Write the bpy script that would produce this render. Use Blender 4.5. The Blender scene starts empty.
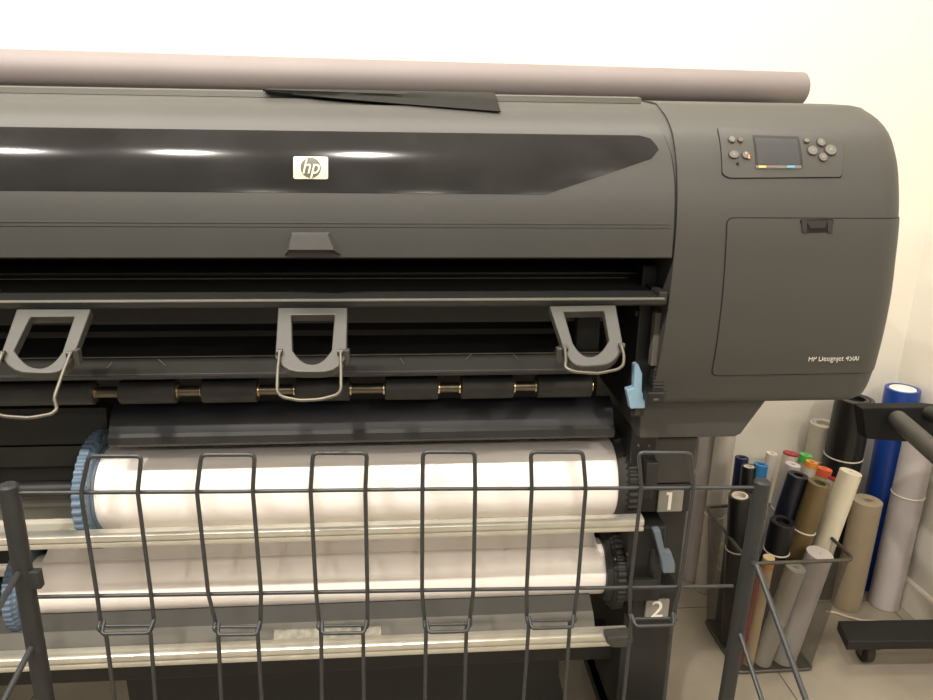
import bpy, bmesh, math, random
from math import sin, cos, tan, radians, pi, hypot, atan2, sqrt
from mathutils import Vector, Matrix
random.seed(7)
C = bpy.context.scene.collection
SC = bpy.context.scene

# ---------------------------------------------------------------- camera
F = 710.0; PITCH = radians(16.9); ROLL = radians(.77); YAW = radians(4.65); CH = 1.32
_f = Vector((sin(YAW)*cos(PITCH), cos(YAW)*cos(PITCH), -sin(PITCH)))
_r0 = Vector((cos(YAW), -sin(YAW), 0)); _u0 = _r0.cross(_f)
_r = _r0*cos(ROLL) + _u0*sin(ROLL); _u = _u0*cos(ROLL) - _r0*sin(ROLL)
cd = bpy.data.cameras.new('camera'); cam = bpy.data.objects.new('camera', cd); C.objects.link(cam)
cd.sensor_fit = 'HORIZONTAL'; cd.sensor_width = 36; cd.lens = F/933*36; cd.clip_start = .02
m3 = Matrix((_r, _u, -_f)).transposed()
cam.matrix_world = Matrix.Translation((0, 0, CH)) @ m3.to_4x4()
SC.camera = cam
O = Vector((0, 0, CH))
def ray(px, py): return _f*F + _r*(px-466.5) + _u*(350-py)
def aY(px, py, Y): d = ray(px, py); return O + d*(Y/d.y)
def aZ(px, py, Z): d = ray(px, py); return O + d*((Z-CH)/d.z)
def aX(px, py, X): d = ray(px, py); return O + d*(X/d.x)

# ---------------------------------------------------------------- light and exposure
SC.view_settings.view_transform = 'Standard'; SC.view_settings.look = 'None'
SC.view_settings.gamma = 1; SC.view_settings.use_curve_mapping = False
SC.view_settings.exposure = 0.0
w = bpy.data.worlds.new('world'); SC.world = w; w.use_nodes = True
w.node_tree.nodes['Background'].inputs[0].default_value = (1.0, .95, .88, 1)
w.node_tree.nodes['Background'].inputs[1].default_value = 0.19
LAMPS = [(-.165, .06), (-.80, .07), (-1.40, .06), (1.15, -1.0), (-.9, -2.3), (.1, -2.3), (.9, -2.3)]  # fourth lamp is added, set where its glint misses cover and display
LAMP_W = [31, 31, 29, 21, 17, 18, 13]
def area(name, loc, sx, sy, power, col=(1, .93, .83), disk=False):
    l = bpy.data.lights.new(name, 'AREA'); l.energy = power; l.color = col; l.shape = 'ELLIPSE' if disk else 'RECTANGLE'; l.size = sx; l.size_y = sy
    o = bpy.data.objects.new(name, l); o.location = loc; bpy.context.scene.collection.objects.link(o); return o
area('added_strip_light', (-.3, 1.15, 2.69), 3.2, .50, 55)  # added soft light, brightens the back wall and the cabinet top
for _i, (_x, _y) in enumerate(LAMPS): area('downlight', (_x, _y, 2.655), .065 if _y > -.5 else .10, .065 if _y > -.5 else .10, LAMP_W[_i], disk=True)

# ---------------------------------------------------------------- materials
def mat(name, col, rough=.5, metal=0., spec=.5, var=0., vscale=40, bump=0., bscale=200, coat=0., emit=None, es=0, alpha=1, trans=0):
    m = bpy.data.materials.new(name); m.use_nodes = True; nt = m.node_tree; b = nt.nodes['Principled BSDF']
    b.inputs['Base Color'].default_value = (*col, 1); b.inputs['Roughness'].default_value = rough
    b.inputs['Metallic'].default_value = metal; b.inputs['Specular IOR Level'].default_value = spec
    b.inputs['Coat Weight'].default_value = coat; b.inputs['Coat Roughness'].default_value = .06
    b.inputs['Alpha'].default_value = alpha; b.inputs['Transmission Weight'].default_value = trans
    if emit: b.inputs['Emission Color'].default_value = (*emit, 1); b.inputs['Emission Strength'].default_value = es
    tc = nt.nodes.new('ShaderNodeTexCoord')
    if var:
        n = nt.nodes.new('ShaderNodeTexNoise'); n.inputs['Scale'].default_value = vscale; n.inputs['Detail'].default_value = 4
        nt.links.new(tc.outputs['Object'], n.inputs['Vector'])
        r = nt.nodes.new('ShaderNodeValToRGB')
        r.color_ramp.elements[0].position = .3; r.color_ramp.elements[1].position = .7
        r.color_ramp.elements[0].color = (*[c*(1-var) for c in col], 1); r.color_ramp.elements[1].color = (*[min(1, c*(1+var)) for c in col], 1)
        nt.links.new(n.outputs['Fac'], r.inputs['Fac']); nt.links.new(r.outputs['Color'], b.inputs['Base Color'])
    if bump:
        n2 = nt.nodes.new('ShaderNodeTexNoise'); n2.inputs['Scale'].default_value = bscale
        nt.links.new(tc.outputs['Object'], n2.inputs['Vector'])
        bp = nt.nodes.new('ShaderNodeBump'); bp.inputs['Strength'].default_value = bump; bp.inputs['Distance'].default_value = .002
        nt.links.new(n2.outputs['Fac'], bp.inputs['Height']); nt.links.new(bp.outputs['Normal'], b.inputs['Normal'])
    return m
M = {}
M['wall'] = mat('wall_paint', (.83, .79, .70), .9, var=.015, vscale=3, bump=.05)
M['ceil'] = mat('ceiling_paint', (.85, .83, .78), .9, var=.01, vscale=2)
M['base'] = mat('baseboard_paint', (.78, .73, .63), .45, var=.02, vscale=5)
M['body'] = mat('grey_casing_plastic', (.046, .0445, .0405), .52, var=.03, vscale=300, bump=.10, bscale=900)
M['cover'] = mat('smoked_cover', (.044, .043, .040), .47, var=.05, vscale=8)
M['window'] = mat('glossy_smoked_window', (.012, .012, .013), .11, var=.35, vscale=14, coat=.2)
M['seam'] = mat('dark_gap', (.004, .004, .004), .9, var=.1)
M['black'] = mat('black_plastic', (.009, .009, .0085), .5, var=.15, vscale=20)
M['dark'] = mat('charcoal_plastic', (.0145, .0145, .0135), .55, var=.1, vscale=15)
M['film'] = mat('blue_black_sheet', (.008, .009, .013), .5, var=.1, vscale=6)
M['rubber'] = mat('rubber_sleeve', (.020, .0195, .018), .6, var=.15, vscale=60)
M['guide'] = mat('grey_guide_plastic', (.10, .093, .077), .6, var=.08, vscale=9)
M['lip'] = mat('top_lip_plastic', (.070, .066, .057), .6, var=.04)
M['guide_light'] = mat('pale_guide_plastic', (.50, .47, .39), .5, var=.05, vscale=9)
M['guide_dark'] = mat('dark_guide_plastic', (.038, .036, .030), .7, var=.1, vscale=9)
M['arm'] = mat('warm_grey_plastic', (.034, .032, .027), .45, var=.06, vscale=30)
M['wirechrome'] = mat('satin_wire', (.11, .10, .078), .38, metal=.4, var=.05)
M['alu'] = mat('brushed_aluminium', (.60, .58, .51), .30, metal=.65, var=.06, vscale=30)
M['steel'] = mat('steel', (.16, .135, .10), .3, metal=.9, var=.1)
M['brass'] = mat('bright_ring', (.8, .62, .36), .25, metal=.9, var=.05)
M['paper'] = mat('white_paper', (.92, .86, .82), .55, var=.012, vscale=7)
M['paper_shiny'] = mat('glossy_white_paper', (.92, .86, .82), .34, var=.02, vscale=5)
M['greyroll'] = mat('pale_mauve_vinyl', (.20, .172, .168), .6, var=.04, vscale=6)
M['blueflange'] = mat('blue_grey_flange', (.10, .15, .215), .45, var=.08, vscale=50)
M['bluegrip'] = mat('light_blue_lever', (.24, .38, .50), .45, var=.05)
M['leverslate'] = mat('slate_blue_lever', (.12, .155, .19), .45, var=.05)
M['basket'] = mat('slate_coated_wire', (.028, .030, .031), .42, var=.06, vscale=60)
M['basket_post'] = mat('slate_coated_tube', (.017, .018, .018), .62, var=.12, vscale=40, bump=.2, bscale=300)
M['tag'] = mat('grey_number_plate', (.21, .20, .17), .5, var=.04)
M['ink'] = mat('white_print', (.75, .72, .65), .5, var=.02)
M['inkdim'] = mat('grey_print', (.20, .19, .17), .5, var=.02)
M['emblem'] = mat('cream_emblem', (.45, .42, .33), .4, var=.02, metal=.2)
M['panelgrey'] = mat('panel_plastic', (.051, .049, .044), .5, var=.03)
M['btn'] = mat('button_grey', (.135, .125, .105), .45, var=.05)
M['screen'] = mat('unlit_display', (.035, .037, .040), .45, var=.05)
M['orange'] = mat('orange_button', (.75, .33, .12), .4, var=.05)
M['yel'] = mat('yellow_mark', (.75, .5, .12), .4, var=.05)
M['cyan'] = mat('cyan_mark', (.08, .35, .55), .4, var=.05)
M['binframe'] = mat('bin_rim_metal', (.10, .092, .078), .4, metal=.4, var=.06)
M['band'] = mat('white_elastic', (.8, .75, .64), .6, var=.03)
M['mark'] = mat('dark_line', (.05, .03, .02), .7, var=.1)

def tile_floor():
    m = bpy.data.materials.new('floor_tiles'); m.use_nodes = True; nt = m.node_tree; b = nt.nodes['Principled BSDF']
    tc = nt.nodes.new('ShaderNodeTexCoord'); mp = nt.nodes.new('ShaderNodeMapping'); mp.vector_type = 'POINT'
    mp.inputs['Location'].default_value = (-.472, -1.716+.465*4, 0)
    br = nt.nodes.new('ShaderNodeTexBrick'); br.offset = 0; br.squash = 1
    br.inputs['Scale'].default_value = 1; br.inputs['Brick Width'].default_value = .465; br.inputs['Row Height'].default_value = .465
    br.inputs['Mortar Size'].default_value = .0016; br.inputs['Mortar Smooth'].default_value = .2
    n = nt.nodes.new('ShaderNodeTexNoise'); n.inputs['Scale'].default_value = 5; n.inputs['Detail'].default_value = 6
    r = nt.nodes.new('ShaderNodeValToRGB')
    r.color_ramp.elements[0].position = .3; r.color_ramp.elements[0].color = (.27, .235, .185, 1)
    r.color_ramp.elements[1].position = .72; r.color_ramp.elements[1].color = (.36, .315, .25, 1)
    L = nt.links
    L.new(tc.outputs['Object'], mp.inputs['Vector']); L.new(mp.outputs['Vector'], br.inputs['Vector'])
    L.new(tc.outputs['Object'], n.inputs['Vector']); L.new(n.outputs['Fac'], r.inputs['Fac'])
    L.new(r.outputs['Color'], br.inputs['Color1']); L.new(r.outputs['Color'], br.inputs['Color2'])
    br.inputs['Mortar'].default_value = (.03, .026, .02, 1)
    L.new(br.outputs['Color'], b.inputs['Base Color']); b.inputs['Roughness'].default_value = .5
    return m
M['floor'] = tile_floor()

def mesh_mat():
    # woven metal mesh: dark wires every 2.2 mm with open holes between them
    m = bpy.data.materials.new('woven_metal_mesh'); m.use_nodes = True; nt = m.node_tree; b = nt.nodes['Principled BSDF']
    b.inputs['Base Color'].default_value = (.09, .082, .07, 1); b.inputs['Roughness'].default_value = .45; b.inputs['Metallic'].default_value = .3
    tc = nt.nodes.new('ShaderNodeTexCoord'); br = nt.nodes.new('ShaderNodeTexBrick'); br.offset = 0
    br.inputs['Scale'].default_value = 1; br.inputs['Brick Width'].default_value = .0024; br.inputs['Row Height'].default_value = .0024
    br.inputs['Mortar Size'].default_value = .00027; br.inputs['Mortar Smooth'].default_value = 0
    nt.links.new(tc.outputs['UV'], br.inputs['Vector'])
    mp = nt.nodes.new('ShaderNodeMath'); mp.operation = 'MULTIPLY'; mp.inputs[1].default_value = 1.0
    nt.links.new(br.outputs['Fac'], mp.inputs[0]); nt.links.new(mp.outputs[0], b.inputs['Alpha'])
    return m
M['mesh'] = mesh_mat()

# ---------------------------------------------------------------- helpers
def link(o, parent=None):
    C.objects.link(o)
    if parent: o.parent = parent; o.matrix_parent_inverse = parent.matrix_basis.inverted()
    return o
def mesh(name, verts, faces, m, parent=None, smooth=False, angle=None):
    me = bpy.data.meshes.new(name); me.from_pydata([tuple(v) for v in verts], [], faces); me.validate()
    bm = bmesh.new(); bm.from_mesh(me); bmesh.ops.recalc_face_normals(bm, faces=bm.faces)
    for f in bm.faces: f.smooth = smooth
    if angle:
        for e in bm.edges:
            if len(e.link_faces) == 2 and e.calc_face_angle(0) > radians(angle): e.smooth = False
    bm.to_mesh(me); bm.free(); me.materials.append(m)
    return link(bpy.data.objects.new(name, me), parent)
def thing(name, label, cat, loc=(0, 0, 0), group=None):
    o = bpy.data.objects.new(name, None); o.location = loc; C.objects.link(o); o.empty_display_size = .05
    o['label'] = label; o['category'] = cat
    if group: o['group'] = group
    return o
def tag(o, label, cat, group=None):
    o['label'] = label; o['category'] = cat
    if group: o['group'] = group
    return o
def struct(o): o['kind'] = 'structure'; return o
def box(name, x0, x1, y0, y1, z0, z1, m, parent=None, bevel=0.):
    bm = bmesh.new()
    bmesh.ops.create_cube(bm, size=1)
    bmesh.ops.scale(bm, vec=(x1-x0, y1-y0, z1-z0), verts=bm.verts)
    bmesh.ops.translate(bm, vec=((x0+x1)/2, (y0+y1)/2, (z0+z1)/2), verts=bm.verts)
    if bevel: bmesh.ops.bevel(bm, geom=list(bm.edges), offset=bevel, segments=2, affect='EDGES', profile=.5)
    me = bpy.data.meshes.new(name); bm.to_mesh(me); bm.free(); me.materials.append(m)
    return link(bpy.data.objects.new(name, me), parent)
def prism(name, prof, a0, a1, m, parent=None, axis='x', bevel=0, smooth=False, angle=35):
    # prof: closed loop of 2-D points, extruded from a0 to a1 along the axis
    n = len(prof)
    def pt(p, a):
        if axis == 'x': return (a, p[0], p[1])
        if axis == 'y': return (p[0], a, p[1])
        return (p[0], p[1], a)
    vs = [pt(p, a0) for p in prof] + [pt(p, a1) for p in prof]
    fs = [tuple(range(n)), tuple(range(2*n-1, n-1, -1))] + [(i, (i+1) % n, n+(i+1) % n, n+i) for i in range(n)]
    o = mesh(name, vs, fs, m, parent, smooth, angle)
    if bevel:
        md = o.modifiers.new('bevel', 'BEVEL'); md.width = bevel; md.segments = 2; md.limit_method = 'ANGLE'; md.angle_limit = radians(40)
    return o
def fil(pts, r, n=5, closed=False):
    # round the corners of a polyline (2-D or 3-D)
    P = [Vector(p) for p in pts]; out = []; N = len(P)
    for i, p in enumerate(P):
        if not closed and i in (0, N-1): out.append(p); continue
        a = P[i-1]; b = P[(i+1) % N]; da = a-p; db = b-p
        if da.length < 1e-9 or db.length < 1e-9: out.append(p); continue
        d = min(r, da.length*.45, db.length*.45); pa = p+da.normalized()*d; pb = p+db.normalized()*d
        for k in range(n+1):
            t = k/n; out.append(pa*(1-t)**2 + p*2*t*(1-t) + pb*t*t)
    return out
def tube_data(pts, r, seg=10, closed=False):
    P = [Vector(p) for p in pts]; N = len(P); vs = []; fs = []; prev = None
    for i, p in enumerate(P):
        if closed: t = (P[(i+1) % N]-P[i-1])
        else: t = P[min(i+1, N-1)]-P[max(i-1, 0)]
        t.normalize()
        if prev is None:
            up = Vector((0, 0, 1)) if abs(t.z) < .9 else Vector((0, 1, 0)); nrm = (up - t*up.dot(t)).normalized()
        else: nrm = (prev - t*prev.dot(t)).normalized()
        prev = nrm; bn = t.cross(nrm)
        rr = r[i] if isinstance(r, (list, tuple)) else r
        for k in range(seg):
            a = 2*pi*k/seg; vs.append(p + nrm*(rr*cos(a)) + bn*(rr*sin(a)))
    M_ = N if closed else N-1
    for i in range(M_):
        for k in range(seg):
            a = i*seg+k; b = i*seg+(k+1) % seg; c = ((i+1) % N)*seg+(k+1) % seg; d = ((i+1) % N)*seg+k; fs.append((a, b, c, d))
    if not closed: fs.append(tuple(range(seg-1, -1, -1))); fs.append(tuple((N-1)*seg+k for k in range(seg)))
    return vs, fs
def tube(name, pts, r, m, parent=None, seg=10, closed=False):
    v, f = tube_data(pts, r, seg, closed); return mesh(name, v, f, m, parent, True, 50)
def lathe(name, p0, p1, prof, m, parent=None, seg=32, wob=None):
    # prof: list of (t along axis in metres from p0, radius)
    p0 = Vector(p0); p1 = Vector(p1); t = (p1-p0).normalized()
    up = Vector((0, 0, 1)) if abs(t.z) < .9 else Vector((0, 1, 0)); n = (up-t*up.dot(t)).normalized(); b = t.cross(n)
    vs = []; fs = []; N = len(prof)
    for s, r in prof:
        for k in range(seg):
            a = 2*pi*k/seg; rr = max(r, 1e-5)*(wob(k) if wob else 1); vs.append(p0+t*s+n*rr*cos(a)+b*rr*sin(a))
    for i in range(N-1):
        for k in range(seg): fs.append((i*seg+k, i*seg+(k+1) % seg, (i+1)*seg+(k+1) % seg, (i+1)*seg+k))
    return mesh(name, vs, fs, m, parent, True, 40)
def hollow(name, p0, p1, R, ri, m, parent=None, seg=32, depth=.05):
    L = (Vector(p1)-Vector(p0)).length; d = min(depth, L*.4); e = min(.0012, (R-ri)*.3)
    return lathe(name, p0, p1, [(d, 0), (d, ri), (e, ri), (0, ri+e), (0, R-e), (e, R), (L-e, R), (L, R-e), (L, ri+e), (L-e, ri), (L-d, ri), (L-d, 0)], m, parent, seg)
def text(name, body, size, m, parent, loc, R, ext=.0004, shear=0, sx=1, bold=0.):
    cu = bpy.data.curves.new(name, 'FONT'); cu.body = body; cu.size = size; cu.extrude = ext; cu.shear = shear; cu.align_x = 'CENTER'; cu.align_y = 'CENTER'; cu.offset = bold
    t = bpy.data.objects.new(name, cu); C.objects.link(t); dg = bpy.context.evaluated_depsgraph_get(); dg.update()
    me = bpy.data.meshes.new_from_object(t.evaluated_get(dg)); bpy.data.objects.remove(t)
    me.transform(Matrix.Diagonal((sx, 1, 1, 1))); me.transform(R.to_4x4()); me.transform(Matrix.Translation(loc)); me.materials.clear(); me.materials.append(m)
    return link(bpy.data.objects.new(name, me), parent)
RX = Matrix.Rotation(pi/2, 3, 'X')     # text plane facing -Y

# ---------------------------------------------------------------- room
RW = 1.452; BW = 1.905; CZ = 2.72
struct(box('floor', -3.0, RW+.15, -2.6, BW+.15, -.1, 0, M['floor']))
struct(box('wall_back', -3.0, RW+.15, BW, BW+.15, 0, CZ, M['wall']))
struct(box('wall_right', RW, RW+.15, -2.6, BW, 0, CZ, M['wall']))
struct(box('ceiling', -3.0, RW+.15, -2.6, BW+.15, CZ, CZ+.1, M['ceil']))
def baseboard(name, axis):
    pr = [(0, 0), (0, .088), (.003, .094), (.010, .094), (.014, .088), (.014, 0)]
    if axis == 'x': return prism(name, [(BW-p[0], p[1]) for p in pr], -3.0, RW-.014, M['base'], None, 'x')
    return prism(name, [(RW-p[0], p[1]) for p in pr], -2.6, BW, M['base'], None, 'y')
struct(baseboard('baseboard_back', 'x')); struct(baseboard('baseboard_right', 'y'))

# ceiling lamps: shallow trays with a glowing diffuser
M['lampglow'] = mat('lamp_diffuser', (.9, .88, .8), .5, emit=(1.0, .90, .72), es=8, var=.001)
M['lampframe'] = mat('lamp_frame', (.75, .75, .73), .4, var=.02)
LT = thing('added_strip_housing', 'long shallow lamp housing added on the ceiling above the printer, out of view', 'lamp', (-.3, 1.25, CZ))  # unseen housing added to go with the soft strip
box('lamp_frame', -1.93, 1.33, 1.08, 1.42, CZ-.02, CZ, M['lampframe'], LT, .003)
for i, (lx, ly) in enumerate(LAMPS):
    t = thing('downlight', ['round downlight on the ceiling over the middle of the printer', 'round downlight on the ceiling left of the middle of the printer', 'round downlight on the ceiling at the far left of the printer', 'added round downlight on the ceiling near the right wall, nearest the ink cabinet', 'round downlight on the ceiling well in front of the printer on the left', 'round downlight on the ceiling well in front of the printer in the middle', 'round downlight on the ceiling well in front of the printer on the right'][i], 'lamp', (lx, ly, CZ), 'ceiling downlights')
    lathe('lamp_frame', (lx, ly, CZ), (lx, ly, CZ-.05), [(0, 0), (0, .065), (.036, .065), (.040, .062), (.040, .054), (.030, .052), (.030, 0)], M['lampframe'], t, 32)
    lathe('diffuser', (lx, ly, CZ-.045), (lx, ly, CZ-.06), [(0, 0), (0, .05), (.010, .05), (.010, 0)], M['lampglow'], t, 32)

# ================================================================ the printer
PR = thing('large_format_printer', 'wide charcoal large format printer with glossy curved cover and two paper rolls loaded', 'printer', (0, 1.3, 0))
XL = -1.18
ZS = [.885, .93, 1.0, 1.08, 1.14, 1.20, 1.25, 1.30, 1.34, 1.362, 1.374, 1.377]
YS = [1.05, 1.035, 1.015, 1.003, 1.0, 1.002, 1.012, 1.033, 1.070, 1.117, 1.165, 1.215]
def interp(xs, ys, x):
    if x <= xs[0]: return ys[0]
    if x >= xs[-1]: return ys[-1]
    n = len(xs)
    for i in range(n-1):
        if x <= xs[i+1]: break
    def slope(j):
        if j == 0: return (ys[1]-ys[0])/(xs[1]-xs[0])
        if j == n-1: return (ys[-1]-ys[-2])/(xs[-1]-xs[-2])
        return ((ys[j]-ys[j-1])/(xs[j]-xs[j-1]) + (ys[j+1]-ys[j])/(xs[j+1]-xs[j]))/2
    h = xs[i+1]-xs[i]; t = (x-xs[i])/h; a = slope(i); b = slope(i+1)
    return (2*t**3-3*t*t+1)*ys[i] + (t**3-2*t*t+t)*h*a + (-2*t**3+3*t*t)*ys[i+1] + (t**3-t*t)*h*b
def yf(z): return interp(ZS, YS, z)
X1Z = [.908, .92, .95, 1.0, 1.086, 1.15, 1.215, 1.282, 1.32, 1.345, 1.362, 1.372, 1.377]
X1X = [.753, .759, .760, .755, .748, .742, .738, .736, .7355, .735, .734, .731, .721]
def x1(z): return interp(X1Z, X1X, z)
RC = .045
def face(s, z, off=0.):
    X = x1(z); a = (s-(X-RC))/RC
    dz = .002; ny = -1.; nz = (yf(z+dz)-yf(z-dz))/(2*dz); l = hypot(1, nz)
    if a <= 0: return Vector((s, yf(z)+ny/l*off, z+nz/l*off))
    a = min(a, pi/2+.6)
    if a > pi/2: return Vector((X+off, yf(z)+RC+(a-pi/2)*RC, z))
    return Vector((X-RC+(RC+off)*sin(a), yf(z)+RC-(RC+off)*cos(a), z+nz/l*off*cos(a)))
def hit(px, py):
    d = ray(px, py); lo = .8
    g = lambda Y: (Y - yf(O.z+d.z*Y/d.y))
    a = .9; b = .9
    while b < 1.5:
        b += .004
        if g(b) > 0: break
        a = b
    for _ in range(30):
        c = (a+b)/2
        if g(c) > 0: b = c
        else: a = c
    p = O+d*(a/d.y); return (p.x, p.z)
def patch(name, outline, off, thick, m, parent, nz=24, nx=30, rnd=0., smooth=True):
    # a curved shell panel following the front surface; outline = convex (s, z) polygon
    P = [Vector(p) for p in outline]
    if rnd: P = fil(P, rnd, 6, True)
    z0 = min(p.y for p in P); z1 = max(p.y for p in P)
    zz = sorted(set([round(z0+(z1-z0)*k/nz, 6) for k in range(nz+1)] + [round(p.y, 6) for p in P]))
    rows = []
    for z in zz:
        z = min(max(z, z0+1e-6), z1-1e-6); xs = []
        for i in range(len(P)):
            a = P[i]; b = P[(i+1) % len(P)]
            if (a.y-z)*(b.y-z) <= 0 and a.y != b.y: xs.append(a.x+(b.x-a.x)*(z-a.y)/(b.y-a.y))
        if len(xs) < 2: continue
        rows.append((z, min(xs), max(xs)))
    R = len(rows); vs = []; fs = []
    for o in (off, off-thick):
        for z, a, b in rows:
            for k in range(nx+1): vs.append(face(a+(b-a)*k/nx, z, o))
    B = R*(nx+1)
    for i in range(R-1):
        for k in range(nx):
            q = (i*(nx+1)+k, i*(nx+1)+k+1, (i+1)*(nx+1)+k+1, (i+1)*(nx+1)+k); fs.append(q); fs.append(tuple(B+v for v in reversed(q)))
        for k in (0, nx): q = i*(nx+1)+k; fs.append((q, q+nx+1, B+q+nx+1, B+q))
    for i in (0, R-1):
        for k in range(nx): q = i*(nx+1)+k; fs.append((q, q+1, B+q+1, B+q))
    return mesh(name, vs, fs, m, parent, smooth, 40)
def grow(pts, d):
    cx = sum(p[0] for p in pts)/len(pts); cz = sum(p[1] for p in pts)/len(pts); out = []
    for p in pts: out.append((p[0]+(d if p[0] > cx else -d), p[1]+(d if p[1] > cz else -d)))
    return out

# ink cabinet shell at the right end
def cabinet():
    X0 = .382; YB = 1.70; zs = [z for z in [.908, .910, .914, .918] + [.92+.01*k for k in range(44)] + [1.358, 1.364, 1.369, 1.373, 1.3755, 1.377]]
    zs = sorted(zs); vs = []; fs = []; ring = None
    for z in zs:
        r = []
        shrink = 0
        if z < .918: shrink = .007*(1-sqrt(max(0, 1-((.918-z)/.0102)**2)))
        Yf = yf(z)
        r.append((X0, YB)); 
        for k in range(7): r.append((X0, YB+(Yf+shrink-YB)*(k+1)/7))
        X = x1(z)-shrink
        for k in range(1, 12): r.append((X0+(X-RC-X0)*k/12, Yf+shrink))
        for k in range(13):
            a = pi/2*k/12; r.append((X-RC+RC*sin(a), Yf+shrink+RC-RC*cos(a)))
        r.append((X, YB))
        ring = len(r); vs += [(x, y, z) for x, y in r]
    for i in range(len(zs)-1):
        for k in range(ring): fs.append((i*ring+k, i*ring+(k+1) % ring, (i+1)*ring+(k+1) % ring, (i+1)*ring+k))
    fs.append(tuple(range(ring))); fs.append(tuple((len(zs)-1)*ring+k for k in range(ring)))
    return mesh('ink_cabinet', vs, fs, M['body'], PR, True, 50)
CAB = cabinet()
# door panel with thin dark gap
dl = [hit(727, 218), hit(713, 375)]
door_out = [(hit(727, 218.5)[0], hit(727, 218.5)[1]), (.800, hit(880, 216.5)[1]), (.800, hit(868, 372.5)[1]), hit(711.5, 375)]
def dpoly(i):
    o = [list(p) for p in door_out]
    return [(o[0][0]-i, o[0][1]+i), (o[1][0], o[1][1]+i), (o[2][0], o[2][1]-i), (o[3][0]-i, o[3][1]-i)]
def rnd_left(pts, r):
    P = [Vector(p) for p in pts]; out = []
    for i, p in enumerate(P):
        if i in (1, 2): out.append(p); continue
        a = P[i-1]; b = P[(i+1) % 4]; pa = p+(a-p).normalized()*r; pb = p+(b-p).normalized()*r
        for k in range(7): t = k/6; out.append(pa*(1-t)**2+p*2*t*(1-t)+pb*t*t)
    return out
patch('door_gap', rnd_left(dpoly(.0016), .012), .0004, .002, M['seam'], PR, nx=60)
DOOR = patch('ink_door', rnd_left(dpoly(0), .011), .0012, .003, M['body'], PR, nx=60)
# latch pocket
lo = [hit(799, 218.5), hit(833, 218), hit(831, 231), hit(827, 233), hit(821, 231.5), hit(811, 232), hit(806, 234), hit(801, 231)]
patch('latch', [hit(799, 219.5), hit(833, 219), hit(831, 232), hit(803, 233)], .0020, .003, M['seam'], DOOR, nx=10, rnd=.003)
patch('latch_tab', [hit(805, 220.5), hit(827, 220.5), hit(824, 228), hit(809, 228.5)], .0032, .002, M['black'], DOOR, nx=8, rnd=.002)
for q in (803.5, 829): patch('latch_ear', [hit(q-2.6, 220), hit(q+2.6, 220), hit(q+2.2, 233), hit(q-2.2, 233)], .0030, .003, M['dark'], DOOR, nx=4, rnd=.002)
# model lettering on the door
tx, tz = hit(833, 358.3)
text('model_lettering', 'HP Designjet 4500', .0128, M['ink'], DOOR, (tx, yf(tz)-.0018, tz), Matrix.Rotation(-.008, 3, 'Y') @ RX, .0003, 0, .86, -.00022)

# control panel
pan = [hit(717, 128), hit(833, 135), hit(842, 140), hit(841, 177), hit(729, 178), hit(722, 174)]
PANEL = None
patch('panel_gap', [(a+(-.0010 if i in (0, 4, 5) else .0008), b-(.0014 if i > 2 else 0)) for i, (a, b) in enumerate(pan)], .0003, .002, M['seam'], PR, nx=20, rnd=.004)
PANEL = patch('control_panel', pan, .0014, .003, M['panelgrey'], PR, nx=20, rnd=.005)
patch('screen_bezel', [hit(752, 136), hit(798, 137.5), hit(802, 168.5), hit(755, 168.5)], .0022, .002, M['dark'], PANEL, nx=8, rnd=.001)
patch('display', [hit(754, 139), hit(796, 140.5), hit(799, 165.5), hit(757, 165.5)], .0028, .0015, M['screen'], PANEL, nx=8)
patch('screen_strip', [hit(754.5, 166), hit(800, 166), hit(800.5, 169), hit(755.5, 169)], .0029, .0015, M['btn'], PANEL, nx=8)
patch('yellow_mark', [hit(757.5, 166.5), hit(765, 166.5), hit(765, 168.3), hit(758, 168.3)], .0034, .001, M['yel'], PANEL, nx=4, nz=3)
patch('red_mark', [hit(768, 166.8), hit(775, 166.8), hit(775, 168), hit(768, 168)], .0034, .001, mat('red_mark', (.25, .1, .12), .5, var=.05), PANEL, nx=4, nz=3)
patch('cyan_mark', [hit(786, 166.5), hit(793.5, 166.5), hit(793.5, 168.3), hit(786, 168.3)], .0034, .001, M['cyan'], PANEL, nx=4, nz=3)
def button(px, py, rx, ry, m, name='button', sym=None):
    cx, cz = hit(px, py); k = 1.47/1000
    pts = [(cx+rx*k*cos(2*pi*i/20), cz+ry*k*sin(2*pi*i/20)) for i in range(20)]
    b = patch(name, pts, .0040, .003, m, PANEL, nz=8, nx=8)
    b2 = patch('button_ring', [(cx+(rx+.9)*k*cos(2*pi*i/20), cz+(ry+.9)*k*sin(2*pi*i/20)) for i in range(20)], .0018, .002, M['dark'], b, nz=8, nx=8)
    if sym: patch('button_mark', [(cx-sym*k, cz-sym*k*.7), (cx+sym*k, cz-sym*k*.7), (cx+sym*k*.4, cz+sym*k), (cx-sym*k*.4, cz+sym*k)], .0044, .001, M['inkdim'], b, nz=3, nx=3)
    return b
button(731, 140.5, 3.0, 2.6, M['btn'], sym=1.0); button(739.5, 141, 2.4, 2.0, mat('red_brown_button', (.11, .07, .055), .5, var=.05))
button(733, 155.5, 4.6, 3.2, M['btn'], sym=1.4); button(745, 156, 3.4, 3.0, M['btn'], sym=1.0)
for (a, b) in ((745, 154.3), (748, 157), (748, 159)): button(a, b, .9, .8, M['orange'], 'indicator_light')
button(737, 164.3, .8, .8, M['seam'], 'panel_hole')
button(805.5, 141.8, 2.6, 1.7, M['btn']); button(820, 143.5, 3.8, 3.4, M['btn'], sym=1.2); button(811.5, 151.5, 4.8, 4.0, M['btn'], sym=1.2)
button(829.5, 151, 5.6, 4.6, M['btn'], sym=1.6); button(822, 158, 4.0, 3.6, M['btn'], sym=1.2)

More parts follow.
